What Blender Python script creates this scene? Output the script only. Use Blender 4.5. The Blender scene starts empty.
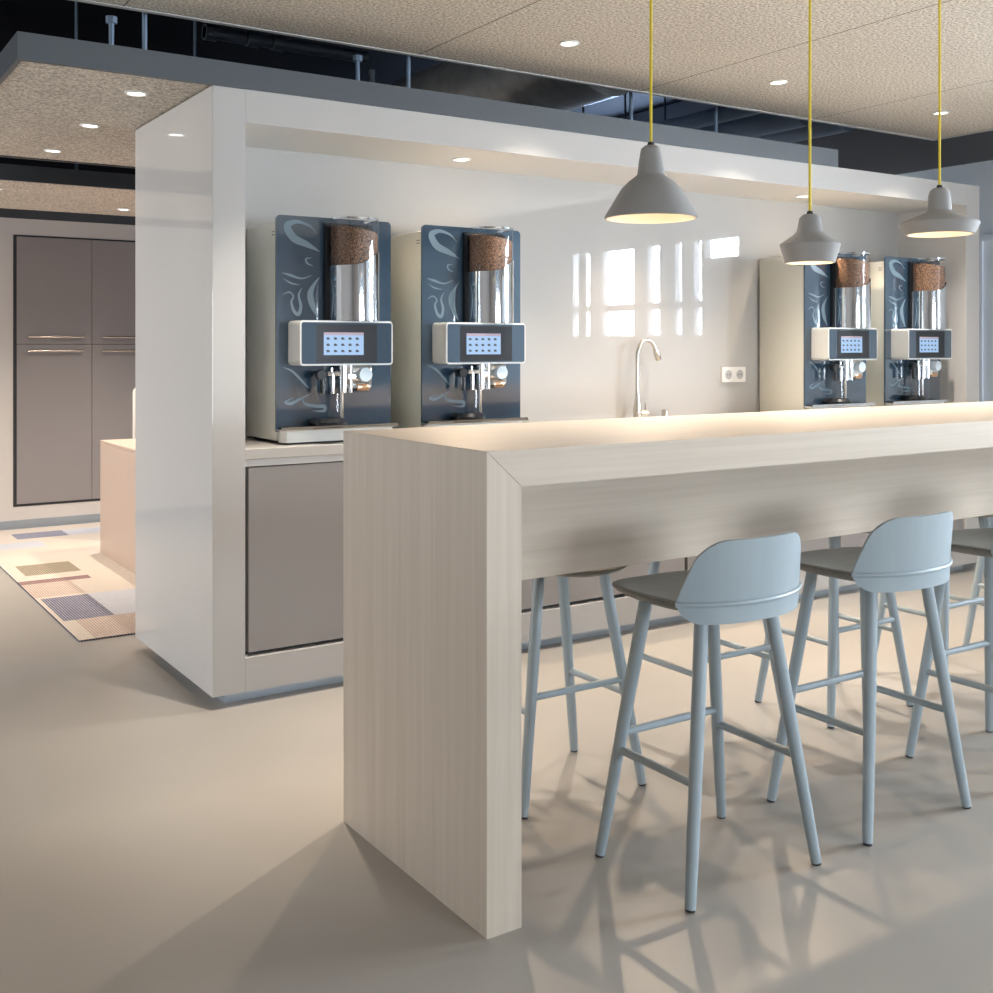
import bpy, bmesh, math, random
from mathutils import Vector, Matrix
random.seed(7)
S = bpy.context.scene
C = S.collection
PI = math.pi

# ------------------------------------------------------------------ camera
cam_d = bpy.data.cameras.new('camera'); cam = bpy.data.objects.new('camera', cam_d); C.objects.link(cam)
S.camera = cam
FX, FY = 0.5478730, 0.8365615
cam.location = (0, 0, 1.34)
cam.rotation_euler = (PI/2, 0, -math.atan2(FX, FY))
cam_d.sensor_width = 36.0; cam_d.sensor_fit = 'HORIZONTAL'
cam_d.lens = 36.0*1112.3656/993.0
cam_d.shift_y = -(496.5-346.5)/993.0
cam_d.clip_start = 0.05; cam_d.clip_end = 100

# ------------------------------------------------------------------ world, exposure
w = bpy.data.worlds.new('sky'); S.world = w; w.use_nodes = True
wn = w.node_tree.nodes; wl = w.node_tree.links; wn.clear()
wo = wn.new('ShaderNodeOutputWorld'); wb = wn.new('ShaderNodeBackground'); sk = wn.new('ShaderNodeTexSky')
sk.sky_type = 'HOSEK_WILKIE'; sk.turbidity = 5.0; sk.ground_albedo = 0.4; sk.sun_direction = (-0.5, 0.3, 0.6)
wb.inputs['Strength'].default_value = 1.2
wl.new(sk.outputs[0], wb.inputs['Color']); wl.new(wb.outputs[0], wo.inputs[0])
S.view_settings.view_transform = 'Standard'; S.view_settings.look = 'None'
S.view_settings.gamma = 1.0; S.view_settings.use_curve_mapping = False
S.view_settings.exposure = 0.15

WARM = (1.0, 0.76, 0.53)
NEUT = (1.0, 0.90, 0.78)
DAY = (0.80, 0.90, 1.0)
def area(name, loc, rot, sx, sy, watts, col):
    d = bpy.data.lights.new(name, 'AREA'); d.shape = 'RECTANGLE'; d.size = sx; d.size_y = sy
    d.energy = watts; d.color = col
    o = bpy.data.objects.new(name, d); C.objects.link(o); o.location = loc; o.rotation_euler = rot
    return o
def spot(name, loc, watts, col, size=110, blend=0.6, radius=0.035, rot=(0, 0, 0)):
    d = bpy.data.lights.new(name, 'SPOT'); d.energy = watts; d.color = col
    d.spot_size = math.radians(size); d.spot_blend = blend; d.shadow_soft_size = radius
    o = bpy.data.objects.new(name, d); C.objects.link(o); o.location = loc; o.rotation_euler = rot
    return o
# daylight outside the right-hand windows; void, left and front lights are added fill
XW = 6.6; X0_ = -3.6
area('daylight_right', (XW+0.35, 1.3, 1.84), (0, PI/2, 0), 1.0, 2.6, 950, DAY)
area('added_void_fill', (XW+0.3, 7.85, 2.99), (0, PI/2, 0), 0.6, 1.6, 140, (0.50, 0.68, 1.0))  # added blue light that brightens the dark ceiling void
area('added_left_fill', (X0_-0.35, 6.8, 1.25), (0, -PI/2, 0), 1.2, 2.8, 190, (0.92, 0.96, 1.0))  # added light for the faces turned to the left
area('added_front_fill', (3.2, -4.35, 1.3), (PI/2, 0, 0), 2.9, 1.0, 235, DAY)  # added frontal fill from behind the camera
# the ceiling's own downlights outside the picture
for px, py, pw in ((1.53, 3.60, 170), (0.28, 3.2, 30), (4.03, 1.2, 60), (5.28, 1.2, 60)):
    spot('downlight_beam', (px, py, 2.58), pw, NEUT, 58, 1.0, 0.02)

# ------------------------------------------------------------------ materials
def mat(name, col, rough=0.5, metal=0.0, spec=0.5, coat=0.0, coat_rough=0.05, emit=None, estr=0.0):
    m = bpy.data.materials.new(name); m.use_nodes = True
    b = m.node_tree.nodes['Principled BSDF']
    b.inputs['Base Color'].default_value = (*col, 1); b.inputs['Roughness'].default_value = rough
    b.inputs['Metallic'].default_value = metal; b.inputs['Specular IOR Level'].default_value = spec
    b.inputs['Coat Weight'].default_value = coat; b.inputs['Coat Roughness'].default_value = coat_rough
    if emit:
        b.inputs['Emission Color'].default_value = (*emit, 1); b.inputs['Emission Strength'].default_value = estr
    return m
def nodes(m): return m.node_tree.nodes, m.node_tree.links, m.node_tree.nodes['Principled BSDF']
def mapping(m, scale, coord='Object'):
    n, l, b = nodes(m)
    t = n.new('ShaderNodeTexCoord'); mp = n.new('ShaderNodeMapping'); mp.inputs['Scale'].default_value = scale
    l.new(t.outputs[coord], mp.inputs['Vector']); return mp.outputs[0]
def noise_mat(name, c1, c2, scale=(1, 1, 1), nscale=6, detail=4, rough=0.5, lo=0.35, hi=0.65, bump=0.0, bscale=None, **k):
    m = mat(name, c1, rough, **k); n, l, b = nodes(m)
    v = mapping(m, scale); t = n.new('ShaderNodeTexNoise'); t.inputs['Scale'].default_value = nscale; t.inputs['Detail'].default_value = detail
    l.new(v, t.inputs['Vector']); r = n.new('ShaderNodeValToRGB')
    r.color_ramp.elements[0].position = lo; r.color_ramp.elements[0].color = (*c1, 1)
    r.color_ramp.elements[1].position = hi; r.color_ramp.elements[1].color = (*c2, 1)
    l.new(t.outputs['Fac'], r.inputs['Fac']); l.new(r.outputs['Color'], b.inputs['Base Color'])
    if bump:
        bp = n.new('ShaderNodeBump'); bp.inputs['Strength'].default_value = bump; bp.inputs['Distance'].default_value = 0.002
        src = t
        if bscale:
            src = n.new('ShaderNodeTexNoise'); src.inputs['Scale'].default_value = bscale; l.new(v, src.inputs['Vector'])
        l.new(src.outputs['Fac'], bp.inputs['Height']); l.new(bp.outputs[0], b.inputs['Normal'])
    return m
def wood(name, scale):
    m = mat(name, (0.6, 0.5, 0.4), 0.42, spec=0.4); n, l, b = nodes(m)
    v = mapping(m, scale)
    t = n.new('ShaderNodeTexNoise'); t.inputs['Scale'].default_value = 1.0; t.inputs['Detail'].default_value = 5; t.inputs['Roughness'].default_value = 0.65
    l.new(v, t.inputs['Vector'])
    r = n.new('ShaderNodeValToRGB'); e = r.color_ramp.elements
    e[0].position = 0.25; e[0].color = (0.53, 0.447, 0.36, 1); e[1].position = 0.75; e[1].color = (0.635, 0.55, 0.46, 1)
    l.new(t.outputs['Fac'], r.inputs['Fac']); l.new(r.outputs['Color'], b.inputs['Base Color'])
    bp = n.new('ShaderNodeBump'); bp.inputs['Strength'].default_value = 0.08; bp.inputs['Distance'].default_value = 0.001
    l.new(t.outputs['Fac'], bp.inputs['Height']); l.new(bp.outputs[0], b.inputs['Normal'])
    return m
def acoustic(name, seam=(1.2, 2.4), off=(0, 0)):
    m = mat(name, (0.4, 0.36, 0.31), 0.95, spec=0.1); n, l, b = nodes(m)
    v = mapping(m, (1, 1, 1))
    t = n.new('ShaderNodeTexNoise'); t.inputs['Scale'].default_value = 90; t.inputs['Detail'].default_value = 3; t.inputs['Roughness'].default_value = 0.7
    l.new(v, t.inputs['Vector']); r = n.new('ShaderNodeValToRGB'); e = r.color_ramp.elements
    e[0].position = 0.36; e[0].color = (0.33, 0.29, 0.245, 1); e[1].position = 0.62; e[1].color = (0.86, 0.78, 0.67, 1)
    l.new(t.outputs['Fac'], r.inputs['Fac'])
    t2 = n.new('ShaderNodeTexNoise'); t2.inputs['Scale'].default_value = 1.6; l.new(v, t2.inputs['Vector'])
    r2 = n.new('ShaderNodeValToRGB'); r2.color_ramp.elements[0].color = (0.82, 0.82, 0.82, 1); r2.color_ramp.elements[1].color = (1, 1, 1, 1)
    l.new(t2.outputs['Fac'], r2.inputs['Fac'])
    mx = n.new('ShaderNodeMix'); mx.data_type = 'RGBA'; mx.blend_type = 'MULTIPLY'; mx.inputs['Factor'].default_value = 1
    l.new(r.outputs['Color'], mx.inputs['A']); l.new(r2.outputs['Color'], mx.inputs['B'])
    # board joints
    mp = n.new('ShaderNodeMapping'); mp.inputs['Location'].default_value = (*off, 0)
    l.new(v, mp.inputs['Vector'])
    br = n.new('ShaderNodeTexBrick'); br.offset = 0; br.inputs['Scale'].default_value = 1
    br.inputs['Brick Width'].default_value = seam[0]; br.inputs['Row Height'].default_value = seam[1]
    br.inputs['Mortar Size'].default_value = 0.004; br.inputs['Mortar Smooth'].default_value = 0
    br.inputs['Color1'].default_value = br.inputs['Color2'].default_value = (1, 1, 1, 1); br.inputs['Mortar'].default_value = (0.42, 0.40, 0.38, 1)
    l.new(mp.outputs[0], br.inputs['Vector'])
    m2 = n.new('ShaderNodeMix'); m2.data_type = 'RGBA'; m2.blend_type = 'MULTIPLY'; m2.inputs['Factor'].default_value = 1
    l.new(mx.outputs['Result'], m2.inputs['A']); l.new(br.outputs['Color'], m2.inputs['B'])
    l.new(m2.outputs['Result'], b.inputs['Base Color'])
    bp = n.new('ShaderNodeBump'); bp.inputs['Strength'].default_value = 0.35; bp.inputs['Distance'].default_value = 0.004
    l.new(t.outputs['Fac'], bp.inputs['Height']); l.new(bp.outputs[0], b.inputs['Normal'])
    return m
def thin_glass(name, tint=(1, 1, 1), refl=0.10):
    m = bpy.data.materials.new(name); m.use_nodes = True; n = m.node_tree.nodes; l = m.node_tree.links; n.clear()
    o = n.new('ShaderNodeOutputMaterial'); mx = n.new('ShaderNodeMixShader'); tr = n.new('ShaderNodeBsdfTransparent'); gl = n.new('ShaderNodeBsdfGlossy')
    tr.inputs['Color'].default_value = (*tint, 1); gl.inputs['Roughness'].default_value = 0.03
    fr = n.new('ShaderNodeFresnel'); fr.inputs['IOR'].default_value = 1.0 + refl*5
    ge = n.new('ShaderNodeNewGeometry'); inv = n.new('ShaderNodeMath'); inv.operation = 'SUBTRACT'; inv.inputs[0].default_value = 1.0
    mu = n.new('ShaderNodeMath'); mu.operation = 'MULTIPLY'
    l.new(ge.outputs['Backfacing'], inv.inputs[1]); l.new(inv.outputs[0], mu.inputs[0]); l.new(fr.outputs[0], mu.inputs[1])
    l.new(mu.outputs[0], mx.inputs['Fac']); l.new(tr.outputs[0], mx.inputs[1]); l.new(gl.outputs[0], mx.inputs[2]); l.new(mx.outputs[0], o.inputs[0])
    return m
M = {}
M['floor'] = noise_mat('poured_resin_floor', (0.365, 0.335, 0.300), (0.405, 0.372, 0.334), (1, 1, 1), 1.3, 6, 0.33, 0.3, 0.7, spec=0.4)
M['wall'] = mat('warm_white_paint', (0.62, 0.57, 0.53), 0.6)
M['wall_cool'] = mat('cool_white_paint', (0.82, 0.89, 0.97), 0.5)
M['dark'] = mat('charcoal_paint', (0.055, 0.058, 0.064), 0.6)
M['bulkhead'] = mat('charcoal_bulkhead', (0.17, 0.175, 0.185), 0.6)
M['void'] = mat('black_void_paint', (0.008, 0.009, 0.012), 0.9, spec=0.1)
M['lacquer'] = mat('pale_grey_lacquer', (0.66, 0.64, 0.625), 0.40, spec=0.2, coat=1.0, coat_rough=0.03)
M['soffit'] = mat('lacquer_bounce_lightened', (0.78, 0.75, 0.71), 0.5)  # lacquer made lighter and warmer for light bounced up from the counter
M['backglass'] = mat('white_back_painted_glass', (0.445, 0.435, 0.42), 0.6, spec=0.0, coat=1.0, coat_rough=0.0)
M['steel_plinth'] = mat('brushed_aluminium', (0.42, 0.47, 0.52), 0.4, metal=0.6)
M['taupe'] = mat('taupe_door_laminate', (0.27, 0.25, 0.243), 0.35, spec=0.4)
M['taupe_wall'] = mat('taupe_wall_door_laminate', (0.285, 0.255, 0.248), 0.45, spec=0.35)
M['counter'] = mat('grey_worktop', (0.47, 0.44, 0.41), 0.3)
M['rail'] = mat('pale_rail', (0.62, 0.60, 0.58), 0.35)
M['gap'] = mat('dark_shadow_gap', (0.03, 0.03, 0.035), 0.7)
M['wood_v'] = wood('pale_oak_vertical', (45, 45, 1.1))
M['wood_h'] = wood('pale_oak_lengthwise', (1.1, 45, 50))
M['acoustic'] = acoustic('wood_wool_ceiling', (1.25, 2.4), (0.1, 0.35))
M['acoustic_raft'] = acoustic('wood_wool_raft', (3.6, 3.6), (0.3, 1.0))
M['fascia'] = mat('grey_fascia', (0.065, 0.076, 0.088), 0.45)
M['frame'] = mat('window_frame_grey', (0.35, 0.36, 0.38), 0.5)
M['pane'] = thin_glass('window_pane', (1, 1, 1), 0.08)
M['stool'] = noise_mat('blue_grey_lacquered_ash', (0.325, 0.385, 0.42), (0.335, 0.395, 0.43), (14, 14, 1.0), 3, 3, 0.42)
M['seat'] = noise_mat('warm_grey_seat_shaded', (0.15, 0.15, 0.138), (0.18, 0.177, 0.16), (6, 30, 6), 3, 3, 0.5)  # warm grey, darkened further to carry the shade on the seats
M['rubber'] = mat('black_rubber', (0.02, 0.02, 0.022), 0.7)
M['concrete'] = mat('grey_ceramic_shade', (0.27, 0.265, 0.26), 0.75, spec=0.25)
M['shade_in'] = mat('white_shade_inside', (0.85, 0.78, 0.68), 0.6)
M['cord'] = mat('yellow_textile_cord', (0.62, 0.47, 0.03), 0.8)
M['lamp'] = mat('lit_opal_lamp', (0.9, 0.85, 0.75), 0.5, emit=(1.0, 0.80, 0.56), estr=1.2)
M['led'] = mat('lit_downlight_lens', (0.9, 0.9, 0.9), 0.5, emit=(1.0, 0.93, 0.82), estr=5.0)
M['ring'] = mat('white_downlight_ring', (0.75, 0.74, 0.72), 0.4)
M['body'] = mat('cream_machine_steel', (0.66, 0.65, 0.58), 0.38)
M['navy'] = mat('navy_black_reflection_tint', (0.028, 0.058, 0.095), 0.10, coat=1.0, coat_rough=0.02, spec=0.9)  # dark gloss made bluer in place of the reflected surroundings
M['decal'] = mat('pale_blue_print', (0.15, 0.22, 0.275), 0.3)
M['chrome'] = mat('chrome', (0.78, 0.80, 0.83), 0.07, metal=1.0)
M['steel'] = mat('brushed_steel', (0.60, 0.56, 0.51), 0.26, metal=1.0)
M['silver'] = mat('silver_white_frame', (0.72, 0.72, 0.70), 0.35)
M['black'] = mat('black_plastic', (0.012, 0.014, 0.018), 0.25)
M['hopper'] = thin_glass('hopper_acrylic', (0.95, 0.95, 0.95), 0.10)
M['knob'] = mat('pale_knob', (0.62, 0.72, 0.80), 0.3)
M['screen'] = mat('lit_screen', (0.03, 0.03, 0.04), 0.3, emit=(0.36, 0.56, 0.84), estr=0.85)
M['screen_bar'] = mat('lit_screen_header', (0.25, 0.2, 0.25), 0.3, emit=(0.30, 0.22, 0.26), estr=0.6)
M['icon'] = mat('screen_icon', (0.03, 0.035, 0.05), 0.4)
M['base_white'] = mat('white_machine_base', (0.72, 0.73, 0.72), 0.4)
M['socket'] = mat('white_socket_plastic', (0.75, 0.73, 0.70), 0.35)
M['desk'] = mat('peach_desk_laminate', (0.50, 0.37, 0.295), 0.4)
M['chair'] = mat('white_chair_shell', (0.80, 0.76, 0.70), 0.4)
M['duct'] = noise_mat('galvanised_duct', (0.55, 0.56, 0.57), (0.72, 0.72, 0.71), (2, 2, 2), 4, 3, 0.35, metal=0.8)
M['pipe_black'] = mat('dark_pipe', (0.035, 0.045, 0.06), 0.5)
M['duct_dark'] = mat('daylight_tinted_pipe', (0.20, 0.27, 0.36), 0.5)  # blue daylight is mixed into the metal colour
bn = noise_mat('roasted_coffee_beans', (0.02, 0.010, 0.006), (0.36, 0.20, 0.12), (1, 1, 1), 210, 3, 0.45, 0.42, 0.60, bump=1.0)
M['beans'] = bn
def carpet_mat(name, c1, c2):
    m = mat(name, c1, 0.95, spec=0.05); n, l, b = nodes(m); v = mapping(m, (1, 1, 1))
    wv = n.new('ShaderNodeTexWave'); wv.bands_direction = 'X'; wv.inputs['Scale'].default_value = 24; wv.inputs['Distortion'].default_value = 0.4
    l.new(v, wv.inputs['Vector']); ns = n.new('ShaderNodeTexNoise'); ns.inputs['Scale'].default_value = 70; l.new(v, ns.inputs['Vector'])
    ml = n.new('ShaderNodeMath'); ml.operation = 'MULTIPLY'; l.new(wv.outputs['Fac'], ml.inputs[0]); l.new(ns.outputs['Fac'], ml.inputs[1])
    r = n.new('ShaderNodeValToRGB'); r.color_ramp.elements[0].position = 0.05; r.color_ramp.elements[1].position = 0.45
    r.color_ramp.elements[0].color = (*c1, 1); r.color_ramp.elements[1].color = (*c2, 1)
    l.new(ml.outputs[0], r.inputs['Fac']); l.new(r.outputs['Color'], b.inputs['Base Color'])
    return m
CP = [carpet_mat('cream_carpet', (0.55, 0.47, 0.40), (0.66, 0.58, 0.50)),
      carpet_mat('blue_carpet', (0.17, 0.17, 0.23), (0.36, 0.35, 0.40)),
      carpet_mat('pale_blue_carpet', (0.44, 0.45, 0.49), (0.60, 0.59, 0.61)),
      carpet_mat('olive_carpet', (0.24, 0.20, 0.14), (0.38, 0.32, 0.25)),
      carpet_mat('plum_carpet', (0.20, 0.10, 0.10), (0.36, 0.26, 0.25)),
      carpet_mat('rose_carpet', (0.40, 0.30, 0.25), (0.60, 0.50, 0.43)),
      carpet_mat('navy_carpet', (0.12, 0.12, 0.17), (0.34, 0.32, 0.36))]

# ------------------------------------------------------------------ mesh helpers
def BM(): return bmesh.new()
def box(bm, x0, x1, y0, y1, z0, z1, bev=0.0, seg=2):
    r = bmesh.ops.create_cube(bm, size=1.0)
    vs = r['verts']
    bmesh.ops.scale(bm, vec=(x1-x0, y1-y0, z1-z0), verts=vs)
    bmesh.ops.translate(bm, vec=((x0+x1)/2, (y0+y1)/2, (z0+z1)/2), verts=vs)
    if bev > 0:
        es = list({e for v in vs for e in v.link_edges})
        bmesh.ops.bevel(bm, geom=es, offset=bev, segments=seg, affect='EDGES', profile=0.5)
    return bm
def bx(*a, **k): return box(BM(), *a, **k)
def prism(bm, pts, axis, a0, a1):
    """closed outline pts extruded along axis: 'y' (pts are x,z), 'z' (x,y), 'x' (y,z)"""
    def P(p, a): return {'y': (p[0], a, p[1]), 'z': (p[0], p[1], a), 'x': (a, p[0], p[1])}[axis]
    A = [bm.verts.new(P(p, a0)) for p in pts]; B = [bm.verts.new(P(p, a1)) for p in pts]
    n = len(pts); bm.faces.new(A); bm.faces.new(B[::-1])
    for i in range(n): bm.faces.new((A[i], B[i], B[(i+1) % n], A[(i+1) % n]))
    bmesh.ops.recalc_face_normals(bm, faces=bm.faces[:])
    return bm
def rrect(x0, x1, z0, z1, r, n=6, corners=(1, 1, 1, 1)):
    out = []
    for k, (cx, cz, a) in enumerate(((x1-r, z1-r, 0), (x0+r, z1-r, PI/2), (x0+r, z0+r, PI), (x1-r, z0+r, 1.5*PI))):
        if corners[k]:
            for i in range(n+1):
                t = a+PI/2*i/n; out.append((cx+r*math.cos(t), cz+r*math.sin(t)))
        else:
            out.append((cx+r*(1 if k in (0, 3) else -1), cz+r*(1 if k in (0, 1) else -1)))
    return out
def lathe(bm, prof, cx=0, cy=0, seg=40, cap=True):
    rings = []
    for r, z in prof:
        if r < 1e-5: rings.append([bm.verts.new((cx, cy, z))])
        else: rings.append([bm.verts.new((cx+r*math.cos(2*PI*i/seg), cy+r*math.sin(2*PI*i/seg), z)) for i in range(seg)])
    for a, b in zip(rings, rings[1:]):
        for i in range(seg):
            j = (i+1) % seg
            if len(a) == 1 and len(b) == 1: continue
            if len(a) == 1: bm.faces.new((a[0], b[j], b[i]))
            elif len(b) == 1: bm.faces.new((a[i], a[j], b[0]))
            else: bm.faces.new((a[i], a[j], b[j], b[i]))
    if cap:
        for rg in (rings[0], rings[-1]):
            if len(rg) > 2:
                try: bm.faces.new(rg)
                except ValueError: pass
    bmesh.ops.recalc_face_normals(bm, faces=bm.faces[:])
    return bm
def tube(bm, pts, rad, seg=12):
    pts = [Vector(p) for p in pts]; n = len(pts)
    rads = rad if isinstance(rad, (list, tuple)) else [rad]*n
    d0 = (pts[1]-pts[0]).normalized()
    up = Vector((0, 0, 1)) if abs(d0.z) < 0.9 else Vector((1, 0, 0))
    u = d0.cross(up).normalized(); rings = []
    for i, p in enumerate(pts):
        d = (pts[min(i+1, n-1)]-pts[max(i-1, 0)]).normalized()
        u = (u - d*u.dot(d)).normalized(); v = d.cross(u)
        rings.append([bm.verts.new(p+rads[i]*(u*math.cos(2*PI*k/seg)+v*math.sin(2*PI*k/seg))) for k in range(seg)])
    for a, b in zip(rings, rings[1:]):
        for k in range(seg): bm.faces.new((a[k], a[(k+1) % seg], b[(k+1) % seg], b[k]))
    bm.faces.new(rings[0][::-1]); bm.faces.new(rings[-1])
    bmesh.ops.recalc_face_normals(bm, faces=bm.faces[:])
    return bm
def cylx(bm, c, r, axis, a0, a1, seg=24):
    """short cylinder along axis through c"""
    pa, pb = list(c), list(c); i = 'xyz'.index(axis); pa[i] = a0; pb[i] = a1
    return tube(bm, [pa, pb], r, seg)
def wloc(o):
    v = Vector(o.location)
    while o.parent: o = o.parent; v += Vector(o.location)
    return v
def obj(name, bm, m, parent=None, smooth=False, world=False):
    if parent is not None and world: bmesh.ops.translate(bm, vec=-wloc(parent), verts=bm.verts[:])
    me = bpy.data.meshes.new(name); bm.to_mesh(me); bm.free()
    ms = m if isinstance(m, (list, tuple)) else [m]
    for x in ms: me.materials.append(x)
    if smooth:
        me.shade_smooth()
        try: me.set_sharp_from_angle(angle=math.radians(38))
        except Exception: pass
    o = bpy.data.objects.new(name, me); C.objects.link(o)
    if parent is not None: o.parent = parent
    return o
def tag(o, label=None, cat=None, group=None, kind=None):
    if label: o['label'] = label
    if cat: o['category'] = cat
    if group: o['group'] = group
    if kind: o['kind'] = kind
    return o
def thing(name, label, cat, loc=(0, 0, 0), group=None):
    o = bpy.data.objects.new(name, None); C.objects.link(o); o.location = loc; o.empty_display_size = 0.1
    return tag(o, label, cat, group)
def struct(name, bm, m, parent=None, smooth=False):
    o = obj(name, bm, m, parent, smooth)
    if parent is None: o['kind'] = 'structure'
    return o
def dup(root, loc, rotz, label):
    r = root.copy(); C.objects.link(r); r.location = loc; r.rotation_euler = (0, 0, rotz); r['label'] = label
    for ch in list(root.children):
        c = ch.copy(); C.objects.link(c); c.parent = r
        for g in list(ch.children):
            d = g.copy(); C.objects.link(d); d.parent = c
    return r

# ------------------------------------------------------------------ room shell
X0, Y0, YB, ZS = -3.6, -4.0, 8.78, 3.45
struct('floor', bx(X0-0.1, XW+0.1, Y0-0.1, YB+0.1, -0.12, 0.0), M['floor'])
struct('ceiling', bx(X0-0.1, XW+0.1, Y0-0.1, YB+0.1, ZS, ZS+0.1), M['void'])          # structural slab in the dark void
struct('wall_back', bx(X0, XW, YB, YB+0.1, 0, 2.283), M['wall'])
struct('trim_1', bx(X0, XW, YB-0.012, YB+0.1, 2.283, 2.40), M['dark'])
struct('wall_back_upper', bx(X0, XW, YB, YB+0.1, 2.40, ZS), M['void'])
struct('baseboard_back', bx(X0, XW, YB-0.014, YB-0.001, 0, 0.062), M['steel_plinth'])
b = bx(X0-0.1, X0, Y0, 5.0, 0, 2.6); box(b, X0-0.1, X0, 8.3, YB, 0, 2.6); box(b, X0-0.1, X0, 5.0, 8.3, 0, 0.6); box(b, X0-0.1, X0, 5.0, 8.3, 2.4, 2.6)
struct('wall_left', b, M['wall'])
struct('wall_left_upper', bx(X0-0.1, X0, Y0, YB, 2.6, ZS), M['void'])
# right-hand wall: solid beyond the windows, windows nearer the camera
WZ0, WZ1 = 1.42, 2.26
b = bx(XW, XW+0.1, 2.46, YB, 0, 2.54); box(b, XW, XW+0.1, Y0, 2.46, 0, WZ0); box(b, XW, XW+0.1, Y0, 2.46, WZ1, 2.54); box(b, XW, XW+0.1, Y0, 0.19, WZ0, WZ1)
for a0, a1 in ((0.50, 0.66), (1.15, 1.30), (1.50, 1.66), (1.78, 1.90)): box(b, XW, XW+0.1, a0, a1, WZ0, WZ1)
box(b, XW, XW+0.1, 2.03, 2.46, WZ0, 2.06)
struct('wall_right', b, M['wall_cool'])
b = bx(XW-0.02, XW+0.1, Y0, 7.0, 2.54, ZS); box(b, XW-0.02, XW+0.1, 7.0, YB, 2.54, 2.68); box(b, XW-0.02, XW+0.1, 7.0, YB, 3.3, ZS)
struct('wall_right_upper', b, M['bulkhead'])                     # charcoal bulkhead; unseen high opening added so fill light reaches the void
def window(name, axis, a0, a1, base, z0, z1, zt):
    b = BM()
    def fb(u0, u1, v0, v1):
        if axis == 'x': box(b, base, base+0.07, u0, u1, v0, v1)
        else: box(b, u0, u1, base-0.07, base, v0, v1)
    t = 0.02
    fb(a0, a0+t, z0, z1); fb(a1-t, a1, z0, z1); fb(a0+t, a1-t, z0, z0+t); fb(a0+t, a1-t, z1-t, z1)
    if zt: fb(a0+t, a1-t, zt-0.03, zt+0.03)
    w_ = struct(name, b, M['frame'])
    p = BM()
    if axis == 'x': box(p, base+0.03, base+0.036, a0+t, a1-t, z0+t, z1-t)
    else: box(p, a0+t, a1-t, base-0.036, base-0.03, z0+t, z1-t)
    obj('window_pane', p, M['pane'], w_)
k = 1
for a0, a1, z0, zt in ((0.19, 0.50, WZ0, 1.70), (0.66, 1.15, WZ0, 1.70), (1.30, 1.50, WZ0, 1.70), (1.66, 1.78, WZ0, 1.70), (1.90, 2.03, WZ0, 1.70), (2.03, 2.46, 2.06, 0)):
    window('window_%d' % k, 'x', a0, a1, XW+0.015, z0, WZ1, zt); k += 1
b = BM()
box(b, X0, 1.5, Y0-0.1, Y0, 0, 2.6); box(b, 4.8, XW, Y0-0.1, Y0, 0, 2.6); box(b, 1.5, 4.8, Y0-0.1, Y0, 0, 0.8); box(b, 1.5, 4.8, Y0-0.1, Y0, 2.35, 2.6)
struct('wall_front', b, M['wall'])
struct('wall_front_upper', bx(X0, XW, Y0-0.1, Y0, 2.6, ZS), M['void'])
for i in range(3):
    window('window_%d' % k, 'y', 1.5+1.1*i, 2.6+1.1*i, Y0-0.015, 0.8, 2.35, 1.95); k += 1  # unseen windows added as openings for the frontal fill
for i in range(3):
    window('window_%d' % k, 'x', 5.0+1.1*i, 6.1+1.1*i, X0-0.085, 0.6, 2.4, 2.0); k += 1  # unseen windows added to let the left fill light in
# door in the right-hand wall beyond the alcove
d = struct('door_1', bx(XW-0.03, XW-0.001, 3.30, 4.29, 0.0, 2.02), M['wall_cool'])
b = BM(); box(b, XW-0.045, XW-0.001, 4.29, 4.35, 0, 2.06); box(b, XW-0.045, XW-0.001, 3.24, 3.30, 0, 2.06); box(b, XW-0.045, XW-0.001, 3.30, 4.29, 2.02, 2.06)
obj('door_frame', b, M['wall_cool'], d)
b = BM(); cylx(b, (XW-0.05, 3.42, 1.02), 0.011, 'x', XW-0.09, XW-0.03); tube(b, [(XW-0.085, 3.42, 1.02), (XW-0.085, 3.55, 1.02)], 0.010)
obj('door_handle', b, M['steel'], d, True)

# ------------------------------------------------------------------ floating ceilings
ZM = 2.60
t = thing('ceiling_raft', 'large beige wood-wool ceiling raft that the yellow pendant cords hang from', 'ceiling panel', (1.2, 0, ZM))
obj('acoustic_board', bx(-3.0, 5.93, -3.6, 4.20, ZM, ZM+0.035), M['acoustic'], t, world=True)
b = BM(); box(b, 5.93, 5.955, -3.6, 4.225, ZM-0.004, ZM+0.07); box(b, -3.0, 5.93, 4.20, 4.225, ZM-0.004, ZM+0.07)
obj('edge_trim', b, mat('pale_edge_trim', (0.48, 0.47, 0.45), 0.5), t, world=True)
for x, y in ((1.6, 1.0), (3.2, 1.0), (5.5, 1.0), (-2.4, 1.0)):
    obj('hanger_rod', tube(BM(), [(x, y-0.3, ZM+0.035), (x, y-0.3, ZS)], 0.008, 8), M['steel'], t, True, world=True)

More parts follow.
